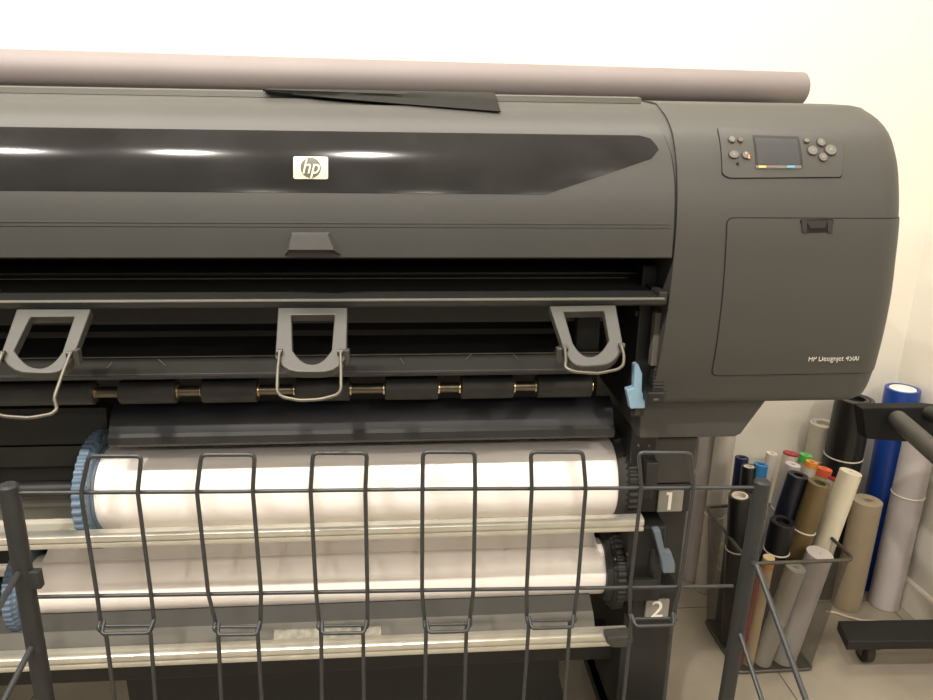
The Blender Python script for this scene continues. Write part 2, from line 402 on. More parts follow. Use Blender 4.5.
# main housing behind the cover (runs the width), top deck
HZ0 = hit(330, 257.3)[1]+.0015
def housing():
    pr = []
    for k in range(25):
        z = HZ0+(1.377-HZ0)*k/24; pr.append((yf(z)+.0045, z-.0008))
    pr += [(1.70, 1.376), (1.70, .95), (1.52, .95), (1.52, 1.16), (1.06, 1.16)]
    return prism('main_housing', pr, XL, .3818, M['body'], PR, 'x', smooth=True, angle=40)
housing()
# cover
cr = [hit(20, 103.5)[1], hit(20, 257)[1]]
cz1 = hit(330, 105.2)[1]; cz0 = hit(330, 257.3)[1]
def cover_poly(d=0):
    return fil([(XL+.01, cz1+d), (.306+d, cz1+d), (.350+d, cz1-.030), (.3655+d, cz1-.085), (.3665+d, cz0-d), (XL+.01, cz0-d)], .03, 6, True) if False else \
        [(XL+.01, cz1+d), (.326+d*.3, cz1+d), (.345+d, cz1-.006+d*.6), (.359+d, cz1-.018), (.367+d, cz1-.035), (.3735+d, cz1-.06), (.3770+d, cz1-.10), (.3780+d, cz0-d), (XL+.01, cz0-d)]
patch('cover_seam', cover_poly(.0024), -.0018, .002, M['seam'], PR, nx=60)
COVER = patch('front_cover', cover_poly(0), .0010, .0035, M['cover'], PR, nx=60, nz=40)
# glossy window band in the cover: rounded right end, lower right slant shapes a reflection's edge into the outline
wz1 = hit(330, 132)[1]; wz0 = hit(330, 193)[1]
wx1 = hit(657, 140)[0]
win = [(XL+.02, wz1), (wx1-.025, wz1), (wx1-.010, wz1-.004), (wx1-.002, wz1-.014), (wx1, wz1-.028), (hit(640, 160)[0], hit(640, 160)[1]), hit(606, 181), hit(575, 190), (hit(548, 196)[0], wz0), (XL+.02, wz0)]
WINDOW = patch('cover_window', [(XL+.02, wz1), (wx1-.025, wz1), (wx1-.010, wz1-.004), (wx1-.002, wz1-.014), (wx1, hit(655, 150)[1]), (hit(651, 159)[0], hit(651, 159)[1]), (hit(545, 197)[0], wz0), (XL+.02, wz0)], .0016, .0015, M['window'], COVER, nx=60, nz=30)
# pressed ridge lines along the cover
for py, h, nm in ((222.5, .0022, 'cover_ridge'), (226.5, .0010, 'cover_ridge')):
    z = hit(330, py)[1]
    patch(nm, [(XL+.02, z+h/2), (.372, z+h/2), (.372, z-h/2), (XL+.02, z-h/2)], .0020, .0015, M['body'], COVER, nx=10, nz=4)
# emblem
ex, ez = hit(311, 168.5); hw = .0235; hh = .0145
EMB = patch('emblem', [(ex-hw, ez+hh), (ex+hw, ez+hh), (ex+hw, ez-hh), (ex-hw, ez-hh)], .0030, .0015, M['emblem'], COVER, nx=10, nz=8, rnd=.003)
dk = mat('emblem_disc', (.06, .056, .04), .4, var=.05)
patch('emblem_disc', [(ex+.0137*cos(2*pi*i/32), ez+.0132*sin(2*pi*i/32)) for i in range(32)], .0034, .001, dk, EMB, nx=14, nz=14)
nrm = (face(ex, ez, 1)-face(ex, ez, 0)); tilt = atan2(nrm.z, -nrm.y)
RT = Matrix.Rotation(pi/2-tilt, 3, 'X')
text('emblem_letters', 'hp', .0290, M['emblem'], EMB, face(ex-.0003, ez+.0006, .0038), RT, .0003, .28, .82, .0002)
# handle of the cover
hz1 = hit(314, 232)[1]; hz0 = hit(314, 255)[1]
hxs = [hit(288, 232)[0], hit(330, 232)[0], hit(341, 255)[0], hit(285, 255)[0]]
def handle():
    zt = hz1; zb = hz0; yt = yf(zt)-.001; yb = yf(zb)-.001
    a, b, c, d = hxs; a += .005; i = .008
    # outer frustum whose lower side is open like a pull cup
    v = [(a, yt, zt), (b, yt, zt), (c, yb, zb), (d, yb, zb), (a+.002, yt-.012, zt-.002), (b-.002, yt-.012, zt-.002), (c-i, yb-.016, zb+.010), (d+i, yb-.016, zb+.010)]
    v2 = [(a+.004, yt, zt-.004), (b-.004, yt, zt-.004), (c-.004, yb, zb), (d+.004, yb, zb), (a+.005, yt-.008, zt-.006), (b-.005, yt-.008, zt-.006), (c-i-.003, yb-.012, zb+.008), (d+i+.003, yb-.012, zb+.008)]
    fs = [(0, 1, 5, 4), (1, 2, 6, 5), (3, 0, 4, 7), (4, 5, 6, 7), (8, 9, 13, 12), (9, 10, 14, 13), (11, 8, 12, 15), (12, 13, 14, 15), (7, 6, 14, 15), (2, 3, 11, 10), (6, 2, 10, 14), (3, 7, 15, 11)]
    return mesh('cover_handle', v+v2, fs, M['cover'], COVER, False)
HD = handle(); md = HD.modifiers.new('b', 'BEVEL'); md.width = .0012; md.segments = 2
# top lip strip at the rear of the cover
prism('top_lip', [(1.152, 1.3695), (1.154, 1.3775), (1.175, 1.3805), (1.235, 1.381), (1.235, 1.3695)], XL, hit(645, 105)[0]+.002, M['lip'], PR, 'x')

# opening under the cover: upper rail, output platen
pz = lambda py, Y: aY(330, py, Y).z
def yz(py, Y): p = aY(330, py, Y); return (Y, p.z)
XR = .378
box('slot_back_panel', XL, XR, 1.17, 1.19, pz(330, 1.17), 1.158, M['seam'], PR)
prism('upper_rail', [yz(268, 1.10), yz(273, 1.085), yz(274.5, 1.085), yz(279, 1.10), (1.17, pz(279, 1.10)), (1.17, pz(268, 1.10))], XL, hit(660, 270)[0]-.005, M['dark'], PR, 'x')
tube('rail_trim', [(XL, 1.086, pz(273.2, 1.086)), (.335, 1.086, pz(273.2, 1.086))], .0011, M['guide'], PR, 6)
tube('rail_trim', [(XL, 1.094, pz(278.5, 1.094)), (.345, 1.094, pz(278.5, 1.094))], .0008, M['guide'], PR, 6)
zt = pz(302.5, .995)
PLAT = prism('output_platen', [(.9945, zt+.0005), (.9955, zt+.0038), (1.0, zt+.0045), (1.10, zt+.012), (1.168, zt+.014), (1.168, zt-.006), (1.0, zt-.008), (.996, zt-.005)], XL, XR-.003, M['dark'], PR, 'x')
prism('platen_edge_trim', [(.9937, zt+.0016), (.9937, zt+.0030), (.9960, zt+.0044), (.9975, zt+.0048), (.9975, zt+.0016)], XL, XR-.006, M['guide'], PR, 'x')
box('platen_end_cap', XR-.014, XR-.001, .997, 1.10, zt-.006, zt+.013, M['dark'], PR, .002)
# things seen under the platen
prism('upper_guide_bar', [yz(306, 1.09), yz(323, 1.09), (1.12, pz(323, 1.09)), (1.12, pz(306, 1.09))], XL, .325, M['dark'], PR, 'x')
prism('lower_guide_plate', [yz(354.5, 1.06), yz(357, 1.055), yz(374, 1.050), yz(377, 1.058), (1.10, pz(377, 1.058)), (1.168, pz(354.5, 1.06))], XL, .300, M['dark'], PR, 'x')
tube('plate_edge_trim', [(XL, 1.0585, pz(355.2, 1.0585)), (.305, 1.0585, pz(355.2, 1.0585))], .0010, M['guide'], PR, 6)
tube('plate_edge_trim', [(XL, 1.051, pz(372.0, 1.051)), (.300, 1.051, pz(372.0, 1.051))], .0006, M['guide'], PR, 6)
for (a, b, c, d) in ((112, 362, 107, 368), (158, 359, 166, 366), (343, 361, 338, 366), (400, 358, 404, 364), (471.5, 354, 466, 359), (513, 354, 518, 359)):
    p = aY(a, b, 1.0505); q = aY(c, d, 1.0505); tube('alignment_mark', [(p.x, 1.0505, p.z), (q.x, 1.0505, q.z)], .0006, M['guide'], PR, 5)
# feed shaft with rubber sleeves
zr = .917; yr = 1.10; p0 = aY(20, 392, yr).z; zr = pz(389, yr)
tube('feed_shaft', [(XL, yr, zr), (.285, yr, zr)], .0085, M['steel'], PR, 16)
sl = [(-40, 95), (121, 177), (203, 258), (296, 350), (385, 438), (460.5, 513), (536, 590)]
for a, b in sl:
    xa = aY(a, 390, yr).x if a > 0 else XL+.02; xb = aY(b, 388, yr).x
    L = xb-xa
    s_ = lathe('roller_sleeve', (xa, yr, zr), (xb, yr, zr), [(0, 0), (0, .0175), (.002, .0195), (L-.002, .0195), (L, .0175), (L, 0)], M['rubber'], PR, 28)
    for xx in (xa-.0015, xb+.0015):
        if xx > XL+.05: lathe('shaft_ring', (xx-.0012, yr, zr), (xx+.0012, yr, zr), [(0, 0), (0, .0112), (.0024, .0112), (.0024, 0)], M['brass'], s_, 20)
# black curved paper deflector above the first roll
def arcprof(pts, th):
    a = [Vector(p) for p in pts]; b = []
    for i, p in enumerate(a):
        t = (a[min(i+1, len(a)-1)]-a[max(i-1, 0)]).normalized(); n = Vector((-t.y, t.x)); b.append(p+n*th)
    return [tuple(p) for p in a]+[tuple(p) for p in reversed(b)]
xs0 = aY(110, 420, 1.12).x; xs1 = aY(612, 420, 1.12).x
prism('paper_deflector', arcprof([yz(400, 1.145), yz(408, 1.130), yz(416, 1.120), yz(424, 1.112), yz(430, 1.108)], .003), xs0, xs1, M['film'], PR, 'x', smooth=True)
prism('deflector_rim', arcprof([yz(430, 1.107), yz(434, 1.101), yz(441, 1.100), yz(443, 1.105)], .005), xs0, xs1, M['dark'], PR, 'x', smooth=True)
box('slot_lower_panel', XL, .36, 1.28, 1.30, .50, 1.08, M['black'], PR)
box('inner_side_plate', .358, .380, 1.06, 1.52, .88, 1.13, M['black'], PR)
# left interior panels beyond the first roll
def rows(name, py0, py1, Y0, Y1, m, xa, xb):
    a = yz(py0, Y0); b = yz(py1, Y1); return prism(name, [a, b, (b[0]+.01, b[1]-.004), (a[0]+.01, a[1]-.004)], xa, xb, m, PR, 'x')
xl2 = aY(100, 430, 1.2).x; 
rows('rear_panel', 404, 439, 1.235, 1.225, M['dark'], XL, xl2)
rows('rear_panel', 441, 460, 1.225, 1.215, M['guide_dark'], XL, xl2-.01)
rows('rear_panel', 462, 474, 1.24, 1.24, M['black'], XL, -.4)
rows('spindle_bar', 474, 481, 1.19, 1.186, M['guide_dark'], XL, -.4)

# right interior clutter: runner, cable guide, levers
v0 = aY(659, 313, 1.03); v1 = aY(659, 366, 1.03)
box('runner_strip', v0.x-.005, v0.x+.005, 1.03, 1.045, v1.z, v0.z, M['guide'], PR, .001)
q0 = aY(661, 368, 1.03); q1 = aY(661, 392, 1.03)
B_ = box('ribbed_block', q0.x-.010, q0.x+.006, 1.03, 1.07, q1.z, q0.z, M['dark'], PR, .001)
for k in range(7):
    z = q0.z-.003-(q0.z-q1.z-.006)*k/6; box('rib', q0.x-.011, q0.x+.007, 1.0275, 1.031, z-.0012, z+.0012, M['guide_dark'], B_)
q0 = aY(659, 392, 1.02); q1 = aY(659, 404, 1.02)
box('latch_block', q0.x-.018, q0.x+.012, 1.02, 1.08, q1.z, q0.z, M['black'], PR, .003)
p = aY(656, 399.5, 1.018); box('small_screw_plate', p.x-.004, p.x+.004, 1.017, 1.021, p.z-.0015, p.z+.0015, M['guide'], PR)
p = aY(617, 303+17, 1.10); box('sensor_housing', .262, .300, 1.07, 1.13, aY(630, 350, 1.07).z, aY(630, 306, 1.07).z, M['seam'], PR, .003)
p = aY(637, 313, 1.066); box('sensor_window', p.x-.002, p.x+.002, 1.066, 1.072, p.z-.005, p.z+.003, M['screen'], PR)
def lever(name, pts, Y0, Y1, m, parent):
    P = [aY(a, b, Y0) for a, b in pts]; o = prism(name, [(p.x, p.z) for p in P], Y0, Y1, m, parent, 'y'); md = o.modifiers.new('b', 'BEVEL'); md.width = .0018; md.segments = 3; md.limit_method = 'ANGLE'; return o
lever('blue_release_lever', [(634.5, 365), (638.5, 364), (642.5, 374), (642, 391), (645.5, 400), (645, 408.5), (630.5, 409), (626.5, 390), (634, 388)], 1.04, 1.055, M['bluegrip'], PR)
p = aY(638, 411, 1.045); box('lever_stem', p.x-.004, p.x+.004, 1.047, 1.056, p.z-.008, p.z+.006, M['guide_dark'], PR)

# under-slab of the ink cabinet
P = [aY(*q, 1.07) for q in [(640, 398), (771, 398), (766, 401), (741, 434), (735, 437), (640, 438.5)]]
SL = prism('cabinet_underside', [(p.x, p.z) for p in P], 1.07, 1.62, M['body'], PR, 'y', bevel=.004)

# stand: right leg with number plates, drive housings
def aYx(px, py, Y): return aY(px, py, Y).x
LX1 = .522; LX0 = .437
zl0 = aY(664, 692, 1.15).z
LEG = box('stand_leg', LX0-.02, LX1, 1.17, 1.56, .10, .88, M['dark'], PR, .004)
# face panel on the leg: dark upper block with tag 1
zt1 = aY(670, 512, 1.145).z
p0 = aY(640, 489, 1.14); p1 = aY(690, 513, 1.14)
box('holder_face', p0.x, LX1-.008, 1.145, 1.18, p1.z, aY(670, 484, 1.145).z, M['black'], LEG, .003)
box('holder_block', aY(645, 460, 1.14).x, LX1-.006, 1.14, 1.18, aY(670, 484, 1.14).z, aY(670, 438, 1.14).z, M['body'], LEG, .006)
def numtag(n, pts, Y, parent):
    P = [aY(a, b, Y) for a, b in pts]; x0 = (P[0].x+P[3].x)/2; xx = (P[1].x+P[2].x)/2; z1 = (P[0].z+P[1].z)/2; z0 = (P[2].z+P[3].z)/2
    pl = box('number_plate', x0, xx, Y-.0025, Y+.004, z0, z1, M['tag'], parent, .0006)
    if n == '1':
        xm = (x0+xx)/2-.001; h = (z1-z0)*.42; zm = (z0+z1)/2+.001
        prism('number', [(xm-.0035, zm-h), (xm+.0025, zm-h), (xm+.0025, zm+h), (xm-.0080, zm+h), (xm-.0080, zm+h-.0050), (xm-.0035, zm+h-.0050)], Y-.0034, Y-.0020, M['ink'], pl, 'y')
    else: text('number', n, (z1-z0)*1.22, M['ink'], pl, ((x0+xx)/2, Y-.0030, (z0+z1)/2), RX, .0004, 0, 1.0, .0002)
numtag('1', [(658, 491), (683, 490), (682, 510.5), (657, 511.5)], 1.143, LEG)
# right drive housings (dark) beside the flanges
def drive(py0, py1, pxa, pxb):
    a = aY(pxa, py0, 1.10); b = aY(pxb, py1, 1.10)
    h = box('drive_housing', a.x, b.x, 1.115, 1.25, b.z, a.z, M['black'], PR, .004)
    return h
D1 = drive(428, 505, 636, 655)
p = aY(655, 462, 1.09)
prism('spindle_cradle', [(1.09, aY(655, 463, 1.09).z), (1.09, aY(655, 486, 1.09).z), (1.14, aY(655, 486, 1.09).z), (1.14, aY(655, 452, 1.14).z)], aY(645, 470, 1.1).x, aY(657, 470, 1.1).x, M['dark'], D1, 'x', bevel=.002)
for (a, b) in ((638.5, 445.5), (649, 445.5)):
    p = aY(a, b, 1.113); lathe('screw', (p.x, 1.115, p.z), (p.x, 1.110, p.z), [(0, 0), (0, .0025), (.004, .002), (.005, 0)], M['guide'], D1, 10)
D2 = drive(532, 606, 632, 662)
for (a, b) in ((627, 554), (615, 559)):
    p = aY(a, b, 1.113); lathe('screw', (p.x, 1.115, p.z), (p.x, 1.110, p.z), [(0, 0), (0, .002), (.004, .002), (.005, 0)], M['guide'], D2, 10)
lathe('drive_wheel', (aY(650, 566, 1.11).x, 1.16, aY(650, 566, 1.11).z), (aY(663, 566, 1.11).x, 1.16, aY(650, 566, 1.11).z), [(0, 0), (0, .052), (.004, .056), (.016, .056), (.018, .05), (.018, 0)], M['dark'], D2, 36)
lever('slate_release_lever', [(653.5, 531), (660.5, 530), (665, 551.5), (671.5, 552.5), (675.5, 565), (675, 573), (663.5, 573.5), (661.5, 560)], 1.085, 1.10, M['leverslate'], D2)
prism('spindle_cradle', [(1.09, aY(640, 580, 1.09).z), (1.09, aY(640, 590, 1.09).z), (1.14, aY(640, 590, 1.09).z), (1.14, aY(640, 574, 1.14).z)], aY(632, 580, 1.1).x, aY(655, 580, 1.1).x, M['dark'], D2, 'x', bevel=.002)
a = aY(634, 597, 1.12); b = aY(679, 625, 1.12)
HB = box('holder_face', a.x, b.x-.004, 1.125, 1.175, b.z, aY(650, 592, 1.12).z, M['black'], LEG, .003)
numtag('2', [(645.5, 600), (668.5, 599.5), (668, 618), (645, 619)], 1.122, HB)

# aluminium cross bars
def alubar(name, pyt, px, Y, x0, x1_, s=1.0):
    z = aY(px, pyt, Y).z; pr = []
    # two lobed extrusion
    top = [(0, 0), (-.008, -.0005), (-.0125, -.004), (-.0135, -.010), (-.012, -.0155), (-.008, -.018)]
    low = [(-.0085, -.0195), (-.0125, -.021), (-.0130, -.026), (-.011, -.030), (-.006, -.0315), (.012, -.0315), (.012, 0)]
    return prism(name, [(Y+.0135+a*s, z+b*s) for a, b in top+low], x0, x1_, M['alu'], PR, 'x', smooth=True, angle=38)
b1 = alubar('guide_bar', 530.5, 300, 1.065, XL, aY(645, 522, 1.065).x, .80)
alubar('guide_bar', 648, 300, 1.065, XL, aY(629, 638, 1.065).x, .92)
# end cap of lower bar
P = [aY(*q, 1.05) for q in [(606, 636), (632, 634), (633, 641), (627, 646), (612, 646.5), (606, 642)]]
prism('bar_end_cap', [(p.x, p.z) for p in P], 1.045, 1.07, M['guide_dark'], PR, 'y', bevel=.003)
# guide plates sloping back behind/under the rolls
prism('guide_plate', arcprof([yz(489, 1.262), yz(496, 1.245), yz(499, 1.240), yz(514, 1.20), yz(516, 1.195), yz(532, 1.10)], .006), XL, .33, M['guide_light'], PR, 'x')
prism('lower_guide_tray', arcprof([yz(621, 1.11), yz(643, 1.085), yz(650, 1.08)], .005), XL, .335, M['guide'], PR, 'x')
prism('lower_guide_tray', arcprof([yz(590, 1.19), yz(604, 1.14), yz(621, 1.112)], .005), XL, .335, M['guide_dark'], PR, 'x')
# clear label on the tray
p = aY(323, 632.5, 1.082); pm = mat('pale_printed_label', (.24, .225, .18), .4, var=.35, vscale=90)
def traylabel(x0, x1_):
    a = Vector(yz(627, 1.104)); b = Vector(yz(637, 1.0925)); 
    return mesh('tray_label', [(x0, a.x-.0045, a.y), (x1_, a.x-.0045, a.y), (x1_, b.x-.0045, b.y), (x0, b.x-.0045, b.y), (x0, a.x+.001, a.y), (x1_, a.x+.001, a.y), (x1_, b.x+.001, b.y), (x0, b.x+.001, b.y)],
        [(0, 1, 2, 3), (7, 6, 5, 4), (0, 1, 5, 4), (1, 2, 6, 5), (2, 3, 7, 6), (3, 0, 4, 7)], pm, PR)
traylabel(aY(273, 632, 1.09).x, aY(381, 630, 1.09).x)
# cross panel at the bottom
box('cross_beam', XL, LX0, 1.22, 1.30, pz(672, 1.22), pz(655, 1.22), M['black'], PR, .004)
xa = aY(118, 690, 1.32).x; xb = aY(556, 660, 1.32).x
P = [(xa, .08), (xa+.03, .10), (xa+.03, pz(664, 1.3)), (xb-.002, pz(655, 1.3)), (xb, pz(664, 1.30)), (xb+.004, aY(559, 676, 1.3).z), (xb+.022, aY(566, 700, 1.3).z), (xb+.022, .08)]
prism('cross_panel', P, 1.30, 1.33, M['dark'], PR, 'y')
# foot beam under the leg, with castor wheels
FB = box('stand_foot', LX0-.02, LX1+.02, 1.02, 1.68, .07, .16, M['dark'], PR, .008)
for yy in (1.10, 1.60):
    lathe('castor_wheel', (.462, yy, .032), (.484, yy, .032), [(0, 0), (0, .028), (.003, .032), (.019, .032), (.022, .028), (.022, 0)], M['black'], FB, 24)
    box('castor_fork', .466, .480, yy-.010, yy+.010, .055, .08, M['steel'], FB)
LL = box('stand_leg', -1.16, -1.09, 1.17, 1.56, .10, .95, M['dark'], PR, .004)
FL = box('stand_foot', -1.18, -1.07, 1.02, 1.68, .07, .16, M['dark'], PR, .008)
for yy in (1.10, 1.60):
    lathe('castor_wheel', (-1.13, yy, .032), (-1.108, yy, .032), [(0, 0), (0, .028), (.003, .032), (.019, .032), (.022, .028), (.022, 0)], M['black'], FL, 24)
    box('castor_fork', -1.126, -1.112, yy-.010, yy+.010, .055, .08, M['steel'], FL)

# ---------------------------------------------------------------- stacker arms hanging from the platen edge (parts)
def stacker(corners, inner, wire, clipside):
    # outline pixels projected onto a sloping plane from the platen edge forward and down
    pA = Vector((0, 1.0, zt-.006)); pB = Vector((0, .925, zt-.052)); t = (pB-pA); n = Vector((0, -t.z, t.y)).normalized()
    if n.y > 0: n = -n
    def on(px, py, off=0.):
        d = ray(px, py); q = pA+n*off; k = (q-O).dot(n)/d.dot(n); return O+d*k
    N = len(corners)
    vs = []; fs = []
    oi = [on(*c, .006) for c in corners]; ii = [on(*c, .006) for c in inner]; ob = [on(*c, .006)-n*.013 for c in corners]; ib = [on(*c, .006)-n*.013 for c in inner]
    vs = oi+ii+ob+ib
    for k in range(N):
        j = (k+1) % N; fs += [(k, j, N+j, N+k), (2*N+k, 3*N+k, 3*N+j, 2*N+j), (k, 2*N+k, 2*N+j, j), (N+k, N+j, 3*N+j, 3*N+k)]
    a = mesh('stacker_arm', vs, fs, M['arm'], PR, False); md = a.modifiers.new('b', 'BEVEL'); md.width = .0018; md.segments = 3; md.limit_method = 'ANGLE'; md.angle_limit = radians(35)
    W_ = [on(x, y, .006+o) for x, y, o in wire]
    tube('wire_bail', fil(W_, .006, 5), .0021, M['wirechrome'], a, 8)
    for e in (wire[0], wire[-1]):
        q = on(e[0], e[1], .008); lathe('pivot', q-Vector((.004, 0, 0)), q+Vector((.004, 0, 0)), [(0, 0), (0, .0042), (.008, .0042), (.008, 0)], M['arm'], a, 14)
    c = on(*clipside, .004); box('clip', c.x-.0035, c.x+.0035, c.y-.004, c.y+.008, c.z-.010, c.z+.010, M['arm'], a, .001)
    return a
def uloop(tl, tr, br_, bl, sag, n=8, up=0):
    # closed outline: top left, top right, then down to a sagging bottom, back to top left
    pts = [tl, ((tl[0]*2+tr[0])/3, (tl[1]*2+tr[1])/3), ((tl[0]+tr[0]*2)/3, (tl[1]+tr[1]*2)/3), tr]
    pts += [((tr[0]+br_[0])/2, (tr[1]+br_[1])/2)]
    for k in range(n+1):
        t = k/n; x = br_[0]+(bl[0]-br_[0])*t; y = br_[1]+(bl[1]-br_[1])*t; y += sag*(1-(2*t-1)**4 if not up else (1-abs(2*t-1)**2.2)); pts.append((x, y))
    pts += [((tl[0]+bl[0])/2, (tl[1]+bl[1])/2)]
    return pts
stacker(uloop((16.5, 309), (91, 309), (73, 357), (0, 355), 17, 10), uloop((30, 317), (74, 316.5), (62, 352), (14, 350), 17, 10, 1),
        [(70, 354, .004), (63, 372, .006), (54, 398, .006), (57, 409, .012), (52, 414, .012), (30, 418, .012), (5, 416.5, .012), (-14, 411, .012), (-15, 400, .006), (2, 354, .004)], (77, 357))
stacker(uloop((278, 307.5), (347.5, 307.5), (346.5, 357), (275, 357), 15, 10), uloop((291.5, 315), (334.5, 314.5), (331.5, 350), (292.5, 350), 14, 10, 1),
        [(279.5, 352, .004), (277.5, 372, .006), (277, 392, .006), (282, 397, .009), (300, 400.5, .009), (320, 399.5, .009), (337, 395, .009), (341, 390, .006), (341, 370, .006), (340.5, 352, .004)], (347, 357))
stacker(uloop((549.5, 306), (616, 305), (623.5, 346), (564, 350), 18, 10), uloop((564, 312), (604, 311), (609, 340), (573, 343), 15, 10, 1),
        [(565, 348, .004), (566, 360, .008), (565, 368, .010), (575, 372, .010), (598, 373.5, .010), (618, 369.5, .010), (623.5, 365, .008), (624, 355, .006), (621.5, 346, .004)], (559, 355))

# ================================================================ paper rolls loaded in the printer
def rollz(px, pt, pb, Yc):
    e = [atan2(ray(px, p).z, ray(px, p).y) for p in (pt, pb)]; m_ = sum(e)/2; h = (e[0]-e[1])/2
    zc = CH+Yc*tan(m_); return zc, hypot(Yc, zc-CH)*sin(h)
def flange(name, x, dx, yc, zc, R, m, parent, teeth=60):
    # toothed disc: outer toothed rim plus raised inner collar facing the paper
    s = 1 if dx > 0 else -1
    f_ = lathe(name, (x, yc, zc), (x+s*.01, yc, zc), [(0, 0), (0, R*.90), (.004, R*.93), (.006, R*.985), (.020, R*.985), (.023, R*.93), (.023, 0)], m, parent, teeth*4, wob=lambda k: 1.0 if (k // 2) % 2 else .972)
    return f_
# upper roll
Y1c = 1.185; z1c, R1 = rollz(350, 441.5, 523.5, Y1c)
x1a = aY(93, 488, Y1c-R1*.9).x; x1b = aY(619, 475, Y1c-R1*.9).x
RU = thing('paper_roll', 'upper wide roll of glossy white paper with blue left flange, beside the number 1 plate', 'paper roll', (0, Y1c, z1c-R1), 'paper rolls loaded in the printer')
lathe('paper', (x1a, Y1c, z1c), (x1b, Y1c, z1c), [(0, .02), (0, R1-.001), (.001, R1), (x1b-x1a-.001, R1), (x1b-x1a, R1-.001), (x1b-x1a, .02)], M['paper_shiny'], RU, 96)
fb = flange('blue_flange', x1a-.002, -1, Y1c, z1c, .106, M['blueflange'], RU, 48); fb['label'] = 'blue-grey toothed flange'
lathe('flange_collar', (x1a+.0005, Y1c, z1c), (x1a-.012, Y1c, z1c), [(0, 0), (0, R1+.006), (.004, R1+.008), (.012, R1+.008), (.012, 0)], M['blueflange'], fb, 64)
for k in range(6):
    a = k*pi/3+.5; cy = Y1c+cos(a)*.095; cz = z1c+sin(a)*.095
    lathe('recess', (x1a+.0006, cy, cz), (x1a-.002, cy, cz), [(0, 0), (0, .006), (.002, .006), (.002, 0)], M['leverslate'], fb, 16)
fb = flange('black_flange', x1b+.010, 1, Y1c, z1c, .090, M['black'], RU, 44); fb['label'] = 'black toothed flange'
lathe('flange_collar', (x1b, Y1c, z1c), (x1b+.016, Y1c, z1c), [(0, 0), (0, R1+.003), (.002, R1+.005), (.014, R1+.009), (.016, R1+.006), (.016, 0)], M['guide_dark'], fb, 64)
tube('spindle', [(XL+.1, Y1c, z1c), (x1b+.06, Y1c, z1c)], .016, M['black'], RU, 20)
# lower roll
Y2c = 1.185; z2c, R2 = rollz(350, 545, 603, Y2c)
x2a = aY(22, 590, Y2c-R2).x; x2b = aY(606, 575, Y2c-R2*.9).x
RL = thing('paper_roll', 'lower thinner roll of white paper below the first aluminium bar, beside the number 2 plate', 'paper roll', (0, Y2c, z2c-R2), 'paper rolls loaded in the printer')
lathe('paper', (x2a, Y2c, z2c), (x2b, Y2c, z2c), [(0, .02), (0, R2-.001), (.001, R2), (x2b-x2a-.001, R2), (x2b-x2a, R2-.001), (x2b-x2a, .02)], M['paper_shiny'], RL, 96)
# sheet that leaves the lower roll and climbs behind the bar
pr = [Vector((Y2c+R2*cos(a), z2c+R2*sin(a))) for a in [radians(60), radians(80)]]
shp = arcprof([(Y2c-R2*.25, z2c+R2+.001), (Y2c+.010, z2c+R2+.010), (1.215, z2c+R2+.030), (1.235, z2c+R2+.07)], .001)
prism('loose_sheet', shp, x2a+.02, x2b-.012, M['paper'], RL, 'x', smooth=True)
fb = flange('blue_flange', x2a-.002, -1, Y2c, z2c, .085, M['blueflange'], RL, 48); fb['label'] = 'blue-grey toothed flange'
lathe('flange_collar', (x2a, Y2c, z2c), (x2a-.010, Y2c, z2c), [(0, 0), (0, R2+.008), (.010, R2+.010), (.010, 0)], M['blueflange'], fb, 48)
fb = flange('black_flange', x2b+.010, 1, Y2c, z2c, .083, M['black'], RL, 44); fb['label'] = 'black toothed flange'
lathe('flange_collar', (x2b, Y2c, z2c), (x2b+.014, Y2c, z2c), [(0, 0), (0, R2+.010), (.012, R2+.016), (.014, R2+.012), (.014, 0)], M['dark'], fb, 64)
tube('spindle', [(XL+.1, Y2c, z2c), (x2b+.06, Y2c, z2c)], .016, M['black'], RL, 20)
# torn paper tip lying on the tray below the lower roll
a = [aY(*q, 1.10) for q in [(288, 610), (334, 606), (349, 609), (318, 611), (300, 614)]]
tp = [(286, 613), (295, 606), (330, 604), (349, 610), (318, 612)]
def on_tray(px, py, off):
    A = Vector(yz(590, 1.19)); B = Vector(yz(621, 1.112)); t = (B-A); n = Vector((0, -t.y, t.x)).normalized()
    if n.y > 0: n = -n
    d = ray(px, py); q = Vector((0, A.x, A.y))+n*off; return O+d*((q-O).dot(n)/d.dot(n))
pts = [on_tray(*q, .0015) for q in tp]; pb = [on_tray(*q, .0008) for q in tp]; N = len(pts)
tag(mesh('paper_scrap', pts+pb, [tuple(range(N)), tuple(range(2*N-1, N-1, -1))]+[(i, (i+1) % N, N+(i+1) % N, N+i) for i in range(N)], M['paper']), 'small pointed scrap of white paper lying on the grey tray under the lower roll', 'paper')

# ================================================================ things on top of the printer
TR = thing('media_roll', 'long mauve-grey roll of vinyl lying along the top of the printer', 'roll', (-.1, 1.36, 1.378))
rr = .032
p0 = Vector((-1.25, 1.29, 1.4145)); p1 = Vector((aY(802, 88, 1.45).x, 1.45, 1.4145)); L = (p1-p0).length
lathe('rolled_vinyl', p0, p1, [(.03, .018), (0, .019), (0, rr), (L-.004, rr), (L-.001, rr-.003), (L, rr-.007), (L, .012), (L-.04, .012), (L-.04, 0)], M['greyroll'], TR, 64)
lathe('cardboard_core', p0-(p1-p0).normalized()*.001, p1, [(.002, 0), (.002, .017), (L-.003, .017), (L-.003, .013), (L-.03, .013), (L-.03, 0)], mat('core_card', (.35, .30, .26), .7, var=.05), TR, 32)
